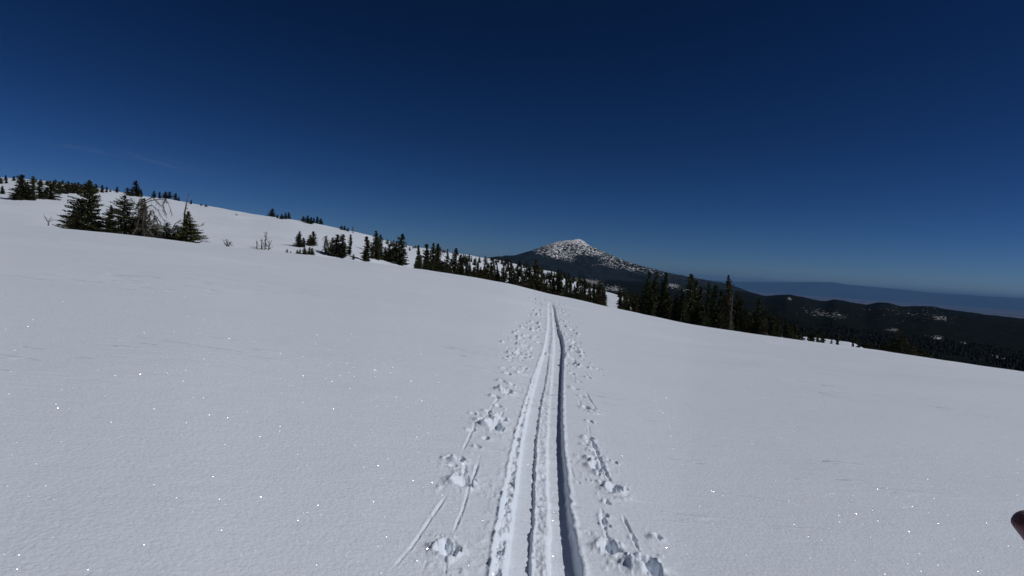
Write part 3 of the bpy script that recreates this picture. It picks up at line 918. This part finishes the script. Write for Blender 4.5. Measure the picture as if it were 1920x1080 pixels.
for pts in ([(350, 420), (366, 420), (372, 425), (384, 421)], [(352, 438), (368, 446), (376, 444), (384, 449)], [(352, 452), (370, 455), (382, 451), (393, 452)],
            [(350, 430), (362, 430), (370, 436)], [(340, 412), (328, 420), (322, 432)]):
    mb = MB(); q = [L.pt(*p) for p in pts]; mb.tube(q, [.9 * L.k, .7 * L.k, .5 * L.k, .25 * L.k][:len(q)], 4)
    for i in range(9):
        p = q[-1].lerp(q[-3], rb_.random() * .8)
        mb.tube([p, p + Vector((rb_.gauss(0, .2), rb_.gauss(0, .2), rb_.gauss(0, .16)))], [.4 * L.k, .15 * L.k], 3)
    bo = link('branch', mb.mesh('branch', [M_DEAD]), (), o); bo.matrix_local = inv
tag(o, 'yellow-green conifer with a bare dead spire, rightmost of the left clump', 'tree', 'clump of stunted trees behind the snow crest on the left')
# bare twigs and small snags poking out of the snow
bare_tree('bare_shrub', 91, 62, [(91, 417), (88, 413), (84, 407), (81, 402)], [[(90, 415), (94, 411), (98, 408)], [(92, 416), (100, 412), (106, 414)], [(89, 414), (86, 410), (85, 406)]],
          'bare twiggy shrub poking from the snow left of the tall bushy conifer', 63, twig=3, thick=.55, cat='shrub')
bare_tree('bare_shrub', 427, 90, [(427, 467), (426, 458), (428, 450)], [[(426, 463), (421, 455), (419, 452)], [(427, 462), (432, 455), (434, 452)], [(427, 458), (425, 452), (426, 448)], [(428, 464), (430, 458), (430, 452)]],
          'small forked dead snag alone in the snow right of the left clump', 64, twig=5, thick=.8, base_py=464, cat='dead tree')
SN = [(482, 471, 452, -1, 'shortest bushy dead sapling, left end of the bare stem cluster'), (490, 472, 447, 1, 'straight bare dead stem, second in the bare stem cluster'),
      (496, 472, 434, 5, 'tallest bare dead stem with hooked tip in the bare stem cluster'), (502, 472, 450, 8, 'bare dead stem leaning right in the bare stem cluster')]
for i, (x, yb, yt, ln, lab) in enumerate(SN):
    n = int((yb - yt) / 4)
    bare_tree('dead_sapling', x, 90, [(x, yb + 4), (x + ln * .3, (yb + yt) / 2), (x + ln, yt)], rand_branches(x + ln * .4, yt + 3, yb, n, 5, 1), lab, 70 + i, twig=2, thick=.7,
              base_py=468, group='bare dead stems standing in the snow', droop=-.1)
bare_tree('dead_tree', 820, 150, [(821, 512), (820, 490), (819, 472), (819, 457)], rand_branches(820, 462, 508, 26, 13, 8), 'pale grey dead conifer with drooping branches among dark trees near the crest', 80,
          twig=10, thick=1.0)
bare_tree('dead_tree', 609, 90, [(611, 478), (608, 462), (610, 450), (614, 441)], rand_branches(610, 443, 476, 14, 7, 5, .2), 'thin grey half-dead tree with hooked top left of the twin dark conifers', 81,
          twig=7, thick=.9, base_py=474)
bare_tree('dead_tree', 1369, 100, [(1368, 622), (1370, 600), (1372, 575), (1374, 556), (1376, 543)], rand_branches(1371, 548, 618, 14, 5, 2, .1),
          'tall bleached dead trunk standing in front of the high dark tree on the right', 82, twig=1, thick=.85, mat=M_GREY)
bare_tree('dead_tree', 1183, 104, [(1182, 590), (1182, 582), (1181, 574)], [[(1182, 580), (1185, 577)]], 'short pale broken stump at the snow edge in the central tree band', 83, twig=1, thick=1.1)
bare_tree('dead_tree', 662, 90, [(662, 436), (662, 430), (663, 424)], rand_branches(662, 426, 434, 3, 3, 1), 'thin lone snag on the skyline above the twin conifers', 84, twig=1, thick=.6, base_py=437)

# --- hillside and skyline trees: (px, foot row or None, distance past the crest if the foot is hidden, top, width px, shape, small, label or None)
BULK = []
def zone_label(what, px, h, hw):
    look = ('tall ' if h > 6.5 else 'low ' if h < 4 else 'middling ') + ('slim ' if hw / h < .14 else 'broad ' if hw / h > .24 else '')
    zones = ((880, 'on the shoulder left of the mountain'), (960, 'left of the tallest bush below the mountain foot'), (1018, "beside the tallest bush below the mountain's left foot"),
             (1075, 'behind the point where the ski tracks vanish'), (1140, 'between the vanishing tracks and the white clearing'),
             (1205, 'between the white clearing and the three tall conifers'), (1260, 'at the feet of the three tall conifers'),
             (1345, 'between the three tall conifers and the highest tree'), (1400, 'beside the tall bleached trunk'),
             (1480, 'right of the tall bleached trunk'), (1600, 'in the low line by the far small clearing'), (9999, 'around the lone far right pointed conifer'))
    for lim, z in zones:
        if px < lim: return look + what + ' ' + z
HG = 'trees on the snowy hillside and its skyline'
HILL = [
    (2, 345, 334, 14, 7, 1, 'small brown conifer at the very left edge on the skyline'), (12, 344, 335, 12, 5, 1, 'second brown conifer from the left edge on the skyline'),
    (4, 364, 349, 20, 4, 1, 'rounded dark conifer cut by the left edge, below the skyline'),
    (38, 375, 328, 26, 2, 0, 'tallest dark conifer of the far left stand on the hillside'), (50, 375, 342, 18, 0, 0, 'dark conifer between the two tallest of the far left stand'),
    (61, 376, 331, 15, 3, 0, 'slim pointed conifer, second tallest of the far left stand'), (74, 373, 340, 18, 6, 0, 'brownish conifer in the middle of the far left stand'),
    (93, 374, 340, 26, 4, 0, 'broad dark conifer at the right end of the far left stand'), (30, 374, 350, 14, 8, 0, 'low conifer at the left foot of the far left stand'),
    (110, 364, 343, 18, 5, 0, None), (123, 364, 345, 16, 9, 0, None), (134, 363, 343, 16, 3, 0, None), (146, 363, 342, 18, 5, 0, None), (158, 362, 345, 18, 1, 0, None),
    (170, 360, 343, 16, 5, 0, None), (181, 360, 345, 18, 9, 0, None), (191, 361, 347, 16, 3, 0, None), (200, 361, 350, 12, 7, 0, None), (116, 362, 348, 16, 9, 0, None),
    (128, 361, 346, 16, 7, 0, None), (152, 361, 346, 16, 3, 0, None), (176, 360, 348, 15, 5, 0, None), (165, 360, 341, 14, 5, 0, None), (140, 361, 347, 18, 7, 0, None),
    (219, 361, 350, 16, 9, 0, 'small lone dark tree in the gap of the skyline left of centre clump'), (207, 360, 355, 10, 5, 0, None),
    (240, 367, 352, 18, 9, 0, 'rounded dark conifer left of the pointed skyline tree'), (255, 368, 339, 15, 2, 0, 'tall pointed dark conifer on the skyline above the bleached dead tree'),
    (247, 368, 353, 14, 7, 0, None), (264, 369, 355, 12, 3, 0, None), (289, 371, 358, 11, 2, 0, 'dark pointed conifer, first of the skyline row above the arching dead tree'),
    (299, 372, 360, 9, 6, 0, None), (310, 372, 359, 10, 4, 0, None), (317, 373, 359, 10, 8, 0, None), (329, 374, 362, 10, 2, 0, 'last conifer of the skyline row, just left of the dead spire'),
    (335, 376, 369, 7, 4, 1, None), (358, 383, 375, 7, 4, 1, 'tiny dark conifer on the skyline right of the dead spire'), (377, 386, 382, 5, 2, 1, None), (386, 388, 383, 7, 8, 1, None),
    (510, 406, 391, 13, 4, 0, 'wind-leaned dark conifer, left end of the first skyline cluster'), (520, 409, 402, 5, 5, 1, None), (528, 411, 401, 7, 4, 0, None), (535, 411, 399, 9, 2, 0, None),
    (542, 410, 398, 9, 8, 0, 'ragged conifer leaning right, right end of the first skyline cluster'), (569, 416, 405, 11, 4, 0, None), (577, 418, 404, 10, 2, 0, None), (583, 420, 407, 10, 10, 0, None),
    (588, 418, 408, 7, 6, 0, None), (594, 418, 406, 7, 2, 0, None), (601, 419, 409, 8, 4, 0, 'right end conifer of the second skyline cluster'),
    (640, 431, 423, 9, 6, 1, None), (646, 432, 423, 8, 4, 1, None), (652, 434, 427, 6, 2, 1, None), (443, 404, 401, 4, 8, 1, 'tiny dark stub alone on the open hillside'),
    (560, 463, 434, 14, 1, 0, 'left conifer of the pair standing on the slope with a long shadow'), (569, 464, 446, 12, 7, 0, 'short leaning conifer beside the left one of the pair'),
    (581, 461, 440, 14, 5, 0, 'crooked dark conifer between the pair on the slope'), (587, 460, 434, 13, 7, 0, 'right conifer of the pair, twisted top leaning right'),
    (571, 477, 464, 14, 4, 0, None), (579, 478, 463, 8, 8, 0, None), (585, 478, 465, 12, 10, 0, None), (538, 475, 467, 5, 2, 1, None), (545, 475, 471, 3, 2, 1, None),
    (557, 476, 468, 4, 5, 1, None), (562, 477, 467, 6, 2, 1, None),
    (622, 480, 446, 17, 4, 0, 'dark conifer, left of the twin conifers near the crest'), (631, 481, 440, 16, 13, 0, 'brownish thin-topped conifer between the twin conifers'),
    (641, 483, 440, 21, 2, 0, 'broad pointed dark conifer, right of the twin conifers near the crest'), (655, 478, 440, 9, 6, 0, 'slim spindly conifer right of the twin conifers'),
    (663, 487, 476, 5, 2, 0, 'tiny conifer alone in the snow between two stands'),
    (686, 490, 444, 17, 6, 0, 'narrow dark conifer at the left of the tall crest stand'), (703, 474, 433, 17, 0, 0, 'dark conifer with pointed top overlapping the skyline in the crest stand'),
    (711, 486, 440, 17, 4, 0, 'dark conifer right of the pointed skyline one in the crest stand'), (706, 487, 458, 17, 7, 0, None), (697, 485, 462, 8, 2, 0, None), (722, 488, 463, 13, 5, 0, None), (729, 491, 459, 11, 2, 0, None),
    (738, 490, 452, 20, 4, 0, 'dark conifer hugging the left side of the widest crest tree'), (750, 497, 439, 30, 10, 0, 'widest and tallest dark conifer of the crest stand'),
    (742, 472, 453, 14, 1, 1, None), (733, 462, 452, 12, 7, 1, None), (768, 470, 463, 14, 5, 1, None), (726, 458, 449, 8, 7, 1, None),
]
for k, (px, yb, yt, w, sh, small, lab) in enumerate(HILL):
    b, h, hw = place(px, None, yt, w, base_py=yb)
    lab2 = lab or ('small conifer in the long dark skyline row left of the clump' if px < 215 else
                   'small conifer in the skyline trees above the left clump' if px < 400 else
                   'small conifer in the skyline clusters above the open slope' if px < 670 and yb < 440 else
                   'low conifer at the foot of the pair with the long shadow' if px < 600 else 'low conifer filling in the stand on the crest')
    stand_tree(sh, b, h, hw, lab2, HG, small=bool(small), lean=rn.uniform(-.05, .05))
for i in range(30):                        # the low brown fringe along the left skyline
    px = rn.uniform(-30, 175)
    yb = float(np.interp(px, [0, 60, 120, 200], [333, 338, 345, 357])) + rn.uniform(1.5, 9)
    b, h, hw = place(px, None, yb - rn.uniform(6, 11), rn.uniform(8, 14), base_py=yb)
    stand_tree(rn.choice([3, 5, 7, 9]), b, h, hw, 'low brown conifer in the fringe along the left skyline', 'low brown fringe on the left skyline', small=True)
for i in range(16):                        # scrub on the shoulder between the hillside and the mountain
    px = rn.uniform(755, 935)
    yb = float(np.interp(px, [700, 764, 806, 858, 900, 931], [446, 463, 467.5, 476.5, 483, 487])) + rn.uniform(.3, 2.5)
    b, h, hw = place(px, None, yb - rn.uniform(2.5, 6), rn.uniform(4, 8), base_py=yb)
    stand_tree(rn.choice([3, 5, 7, 9, 2]), b, h, hw, 'tiny conifer on the snowy shoulder left of the mountain', 'tiny conifers on the snowy shoulder', small=True)
for i in range(430):                       # mixed trees on the snowy ground in front of the mountain
    px = rn.uniform(860, 1215)
    top_ = float(np.interp(px, [860, 931, 1040, 1110, 1215], [480, 489, 512, 538, 570]))
    bot_ = float(np.interp(px, [860, 960, 1025, 1150, 1215], [512, 531, 548, 576, 590]))
    yb = top_ + (bot_ - top_) * rn.random() ** (.8 if i < 120 else 1.8) + 1.0
    if 1136 < px < 1160 and rn.random() < .93: continue
    if (abs(px - 1029) < 12 and abs(yb - 514) < 6) or (abs(px - 938) < 8 and yb > 500) or (px < 960 and yb < 492 and rn.random() < .6): continue
    b, h, hw = place(px, None, yb - rn.uniform(6, 15), rn.uniform(5, 10), base_py=yb)
    if i < 60:
        stand_tree(rn.randrange(10), b, h, hw, zone_label('small conifer', px, h, hw), 'small conifers in front of the mountain', small=True)
    else:
        BULK.append((rn.randrange(10), b, h, hw))

# --- trees that stand just behind the crest: foot hidden (px, metres past the crest, top, width px, shape, label)
BG = 'dark trees standing behind the crest of the snow slope'
BAND = [
    (781, 40, 461, 13, 7, 'slim brownish conifer at the left end of the stand right of the widest crest tree'), (795, 34, 458, 24, 0, 'dark conifer left of the pale grey dead conifer'),
    (806, 36, 457, 24, 4, 'dark pointed conifer touching the pale grey dead conifer'), (814, 40, 458, 14, 2, None), (833, 40, 468, 13, 5, None), (848, 32, 466, 26, 10, 'broad dark conifer standing alone right of the pale grey dead conifer'),
    (858, 32, 479, 14, 3, None), (872, 30, 490, 13, 4, None), (884, 30, 501, 10, 8, None),
    (905, 26, 498, 10, 3, None), (917, 26, 492, 15, 1, None), (929, 25, 497, 12, 5, None), (940, 24, 494, 15, 0, None), (957, 24, 499, 16, 4, None), (970, 24, 508, 12, 6, None),
    (990, 20, 502, 16, 6, None), (1000, 20, 488, 26, 5, 'tallest dark bushy conifer below the left foot of the mountain'), (1012, 20, 506, 14, 1, None),
    (1036, 20, 517, 12, 7, None), (1046, 20, 512, 16, 0, None), (1061, 20, 525, 13, 4, None), (1080, 18, 529, 16, 2, None), (1094, 18, 526, 22, 10, 'bushy dark conifer right of where the tracks vanish'),
    (1104, 18, 538, 12, 3, None), (1112, 20, 535, 14, 8, None), (1118, 16, 548, 12, 1, None), (1087, 22, 540, 12, 5, None), (1068, 18, 534, 12, 3, None), (1131, 14, 540, 13, 9, None), (1124, 18, 528, 18, 5, 'dark conifer just left of the white clearing'), (1133, 20, 545, 10, 0, None), (1164, 18, 556, 14, 3, None), (1176, 18, 548, 13, 9, None), (1190, 18, 553, 18, 5, None),
    (1203, 18, 545, 16, 1, None), (1214, 16, 512, 24, 0, 'tall conifer, left of the three tall ones above the dark band'), (1229, 17, 511, 24, 4, 'tall conifer with pale patches, middle of the three tall ones'),
    (1244, 19, 513, 26, 10, 'tall broad conifer, right of the three tall ones above the dark band'), (1222, 14, 545, 26, 2, None), (1252, 14, 548, 26, 6, None), (1268, 16, 552, 20, 4, None), (1277, 16, 540, 18, 5, None),
    (1291, 15, 516, 26, 2, 'tall slender-tipped dark conifer cutting the mountain ridge line'), (1302, 17, 528, 26, 0, None), (1314, 17, 538, 20, 3, None), (1328, 15, 532, 24, 10, 'dark conifer left of the high candelabra-topped tree'),
    (1340, 16, 536, 22, 6, None), (1352, 18, 548, 20, 1, None), (1363, 16, 518, 24, 15, 'highest tree on the right with a dark candelabra top'), (1381, 18, 548, 22, 4, None), (1391, 18, 560, 18, 2, None),
    (1406, 18, 578, 20, 5, None), (1422, 18, 561, 22, 0, 'pointed conifer standing clear right of the bleached trunk'), (1434, 18, 576, 18, 3, None), (1449, 18, 578, 20, 4, 'last full conifer at the right end of the dark band'),
    (1463, 18, 588, 18, 1, None), (1476, 18, 597, 16, 8, None), (1490, 18, 608, 14, 2, None), (1693, 16, 620, 26, 4, 'lone pointed dark conifer breaking the snow edge far right'), (1703, 18, 634, 20, 5, None),
    (1681, 18, 638, 18, 0, None), (1716, 18, 646, 16, 3, None), (1668, 18, 645, 16, 2, None)]
for k, (px, dr, yt, w, sh, lab) in enumerate(BAND):
    th = float(az_el(px, 560)[0]); r = float(crest_r(th)) + dr * 1.4
    b, h, hw = place(px, r, yt, w)
    stand_tree(sh, b, h, hw, lab or zone_label('dark conifer', px, h, hw), BG, lean=rn.uniform(-.03, .03))
for i in range(370):                       # the crowd between them
    px = rn.choice([rn.uniform(775, 940), rn.uniform(895, 1130), rn.uniform(1160, 1500), rn.uniform(1160, 1500), rn.uniform(1490, 1760)])
    if 1138 < px < 1158 or abs(px - 938) < 3: continue
    if rn.random() < .88 * float(np.interp(px, [1535, 1560, 1600, 1625], [0, 1, 1, 0])): continue
    th = float(az_el(px, 560)[0]); dr = rn.uniform(14, 60); r = float(crest_r(th)) + dr
    cy_ = float(np.interp(px, [780, 900, 960, 1025, 1150, 1225, 1300, 1400, 1500, 1700, 1920], [504, 522, 533, 550, 578, 594, 609, 624, 638, 665, 698]))
    hi = float(np.interp(px, [780, 900, 1000, 1100, 1180, 1215, 1400, 1480, 1530, 1640, 1700, 1760], [26, 20, 24, 24, 26, 50, 46, 32, 24, 14, 18, 9]))
    yt = cy_ - hi * rn.uniform(.35, 1.0)
    b, h, hw = place(px, r, yt, rn.uniform(11, 20) * (1 if px < 1500 else .7))
    if i < 70:
        stand_tree(rn.randrange(16), b, h, hw, zone_label('dark conifer', px, h, hw), BG)
    else:
        BULK.append((rn.randrange(10), b, h, hw))

# --- past the three hundred that show largest, the band's smaller trees are one mass
def build_bulk():
    V = []; T = []; MI = []; n0 = 0
    cache = {}
    for sh, b, h, hw in BULK:
        if sh not in cache:
            me = SMALL[sh]; v = np.empty(len(me.vertices) * 3, np.float32); me.vertices.foreach_get('co', v)
            f = np.empty(len(me.polygons) * 4, np.int32); me.loops.foreach_get('vertex_index', f)
            mi = np.empty(len(me.polygons), np.int32); me.polygons.foreach_get('material_index', mi)
            cache[sh] = (v.reshape(-1, 3), f.reshape(-1, 4), mi)
        v, f, mi = cache[sh]
        ws = (.22, .30, .17, .26, .36)[sh // 2]; s = min(max(hw / ws, h * .5), h * 2.2)
        a = rn.uniform(0, 6.28); c_, s_ = math.cos(a), math.sin(a)
        q = np.stack([(v[:, 0] * c_ - v[:, 1] * s_) * s + b.x, (v[:, 0] * s_ + v[:, 1] * c_) * s + b.y, v[:, 2] * h + b.z], -1)
        V.append(q); T.append(f + n0); MI.append(mi + (2 if sh % 2 else 0)); n0 += len(v)
    me = np_mesh('band', np.concatenate(V), np.concatenate(T), False, np.concatenate(MI))
    for m in (M_BARK, M_DARK, M_BARK, M_BROWN): me.materials.append(m)
    o = link('tree_mass', me); tag(o, 'mass of smaller dark conifers filling the band behind the snow crest', 'trees', kind='stuff')
    print('bulk tris', 2 * len(me.polygons))
build_bulk()

# --- the forest that nobody could count: low conifers over the foothills
def build_forest():
    g = np.random.default_rng(3)
    n = 30000
    th = np.radians(g.uniform(4, 44, n)); r = 340 * (3.4 ** g.random(n))
    x = r * np.sin(th); y = r * np.cos(th)
    keep = fbm(x / 90, y / 90, 95, 3) > -.33 + .2 * (g.random(n) - .5)
    keep &= r > np.interp(np.degrees(th), [4, 8, 17, 22, 26, 44], [1200, 1100, 700, 450, 345, 345])
    keep &= r > hill_r(th) * 1.25
    keep &= g.random(n) > .25 + .35 * sstep(500, 1100, r)
    zf = foot_z(th, r); zg = ground_z(th, r)
    z = np.maximum(zf, zg) - .5
    th0, _ = az_el(1245, 521)
    keep &= (fbm(x / 55, y / 55, 96, 2) > -.28)
    # leave the small clearing beyond the crest open
    a, b_ = az_el(1548, 640)[0], az_el(1612, 640)[0]
    keep &= ~((th > a) & (th < b_) & (r < 420) & (g.random(n) < .9))
    th, r, x, y, z = (q[keep] for q in (th, r, x, y, z)); n = len(x)
    h = g.uniform(2.2, 4.2, n) * (1 + .3 * sstep(600, 1500, r)) * (1 - .6 * sstep(900, 1428, r)); w = h * g.uniform(.4, .65, n); ro = g.uniform(0, 6.28, n)
    k = 5
    ang = ro[:, None] + np.arange(k)[None] * 2 * np.pi / k
    jr = g.uniform(.7, 1.3, (n, k))
    def ring(f, zz): return np.stack([x[:, None] + np.cos(ang) * w[:, None] * f * jr, y[:, None] + np.sin(ang) * w[:, None] * f * jr, (z + h * zz)[:, None] + 0 * ang], -1)
    r1 = ring(1.0, .04); r2 = ring(.62, .5)
    lx = g.normal(0, .04, n) * h
    tipv = np.stack([x + lx, y, z + h], -1)[:, None]
    V = np.concatenate([r1, r2, tipv], 1)
    base = (np.arange(n) * (2 * k + 1))[:, None]
    i = np.arange(k); j = (i + 1) % k
    quads = np.stack([base + i, base + j, base + k + j, base + k + i], -1).reshape(-1, 4)
    tris = np.stack([base + k + i, base + k + j, base + 2 * k + 0 * i], -1).reshape(-1, 3)
    me = np_mesh('forest', V.reshape(-1, 3), [quads, tris], smooth=False)
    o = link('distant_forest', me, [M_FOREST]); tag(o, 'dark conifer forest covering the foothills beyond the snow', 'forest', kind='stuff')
    print('forest', n)
build_forest()

# ------------------------------------------------------------------ small things on the snow, and the skier's glove
g2 = pix_to_ground(1903, 808)[0]
mb = MB(); q = Vector((g2[0], g2[1], 0)); zt = float(ground_z(np.array([math.atan2(g2[0], g2[1])]), np.array([math.hypot(*g2)]))[0])
mb.tube([(-.045, .01, .004), (-.015, 0, .012), (.02, .004, .010), (.05, -.01, .016)], [.002, .004, .0045, .002], 5)
mb.tube([(.0, 0, .011), (.02, .02, .02)], [.0025, .001], 4); mb.tube([(-.02, 0, .01), (-.03, -.02, .012)], [.0025, .001], 4)
o = link('twig', mb.mesh('twig', [M_BARK]), (), None, (g2[0], g2[1], zt + .004))
tag(o, 'tiny dark twig lying on the snow near the right edge', 'twig')

def build_glove():
    """the skier's gloved right hand, mostly outside the frame: the thumb's rounded tip comes into view"""
    M = N('maroon_glove'); P = M.n('TexCoord').outputs['Object']
    col = M.mixc(M.ramp(M.noise(P, 22, 4, .6), .35, .7), (.075, .014, .022), (.18, .045, .05))
    bp = M.n('Bump'); bp.inputs['Strength'].default_value = .5; bp.inputs['Distance'].default_value = .002
    M.l(M.noise(P, 260, 3, .6), bp.inputs['Height'])
    p = M.principled(col, .6, .3, bp.outputs[0]); p.inputs['Sheen Weight'].default_value = .3
    M.l(p.outputs[0], M.out.inputs[0])
    dist = .62
    def w(px, py, dd=0.0):
        d = F * FWD + (px - 960) * RGT - (py - 540) * UP
        return Vector(d / F * (dist + dd)) + Vector((0, 0, ZC))
    k = dist / F
    # skeleton: thumb chain, palm, four curled fingers, wrist and forearm
    nodes = [(w(2075, 1120, .03), 44), (w(2010, 1072, .0), 31), (w(1963, 1024, -.01), 27), (w(1921, 975, -.01), 24.5), (w(1914, 966, -.01), 22),
             (w(2120, 1190, .05), 52), (w(2200, 1270, .08), 42), (w(2330, 1400, .12), 56)]
    edges = [(5, 0), (0, 1), (1, 2), (2, 3), (3, 4), (5, 6), (6, 7)]
    for f in range(4):
        ox, oy = 24 * f, 30 * f
        ln = (1.0, 1.1, 1.02, .8)[f]
        b = len(nodes)
        nodes += [(w(2085 + ox, 1095 + oy, .04), 26), (w(2060 + ox * .9, 1050 + oy, .07 * ln), 23), (w(2015 + ox * .9, 1050 + oy * .95, .11 * ln), 21), (w(2005 + ox * .9, 1092 + oy * .95, .10 * ln), 19)]
        edges += [(5 if f > 1 else 0, b), (b, b + 1), (b + 1, b + 2), (b + 2, b + 3)]
    me = bpy.data.meshes.new('glove')
    org = nodes[5][0].copy()
    me.from_pydata([tuple(n_[0] - org) for n_ in nodes], edges, [])
    o = link('gloved_hand', me, [M.m], None, org)
    md = o.modifiers.new('skin', 'SKIN'); md.use_smooth_shade = True
    lay = me.skin_vertices[0] if me.skin_vertices else None
    if lay is None:
        bpy.context.view_layer.objects.active = o
    for i, n_ in enumerate(nodes):
        me.skin_vertices[0].data[i].radius = (n_[1] * k, n_[1] * k)
    me.skin_vertices[0].data[5].use_root = True
    sb = o.modifiers.new('sub', 'SUBSURF'); sb.levels = 2; sb.render_levels = 2
    tag(o, "dark maroon glove tip of the skier's hand poking in at the lower right edge", 'hand')
build_glove()

# ------------------------------------------------------------------ air
HAZE_DENSITY = 1.9e-5
def build_haze():
    s, zt, zb = 92500.0, 640.0, -840.0
    me = bpy.data.meshes.new('haze')
    v = [(-s, -s, zb), (s, -s, zb), (s, s, zb), (-s, s, zb), (-s, -s, zt), (s, -s, zt), (s, s, zt), (-s, s, zt)]
    me.from_pydata(v, [], [(0, 3, 2, 1), (4, 5, 6, 7), (0, 1, 5, 4), (1, 2, 6, 5), (2, 3, 7, 6), (3, 0, 4, 7)])
    m = bpy.data.materials.new('haze'); m.use_nodes = True; t = m.node_tree; t.nodes.clear()
    o_ = t.nodes.new('ShaderNodeOutputMaterial'); p = t.nodes.new('ShaderNodeVolumePrincipled')
    p.inputs['Color'].default_value = (.14, .34, .70, 1); p.inputs['Density'].default_value = HAZE_DENSITY
    p.inputs['Anisotropy'].default_value = 0.0
    t.links.new(p.outputs[0], o_.inputs['Volume'])
    o = link('haze', me, [m]); tag(o, kind='stuff'); return o
import os
build_haze()

# look-alikes that can still be told apart by their order
ORD = ['first', 'second', 'third', 'fourth', 'fifth', 'sixth', 'seventh', 'eighth', 'ninth', 'tenth', 'eleventh', 'twelfth', 'thirteenth', 'fourteenth', 'fifteenth', 'sixteenth']
byl = {}
for o in C.objects:
    if o.parent is None and 'label' in o: byl.setdefault(o['label'], []).append(o)
for lab, os_ in byl.items():
    if 1 < len(os_) <= 16:
        os_.sort(key=lambda o: math.atan2(o.location.x, o.location.y))
        for i, o in enumerate(os_):
            o['label'] = (ORD[i] + ' from left, ' + lab)
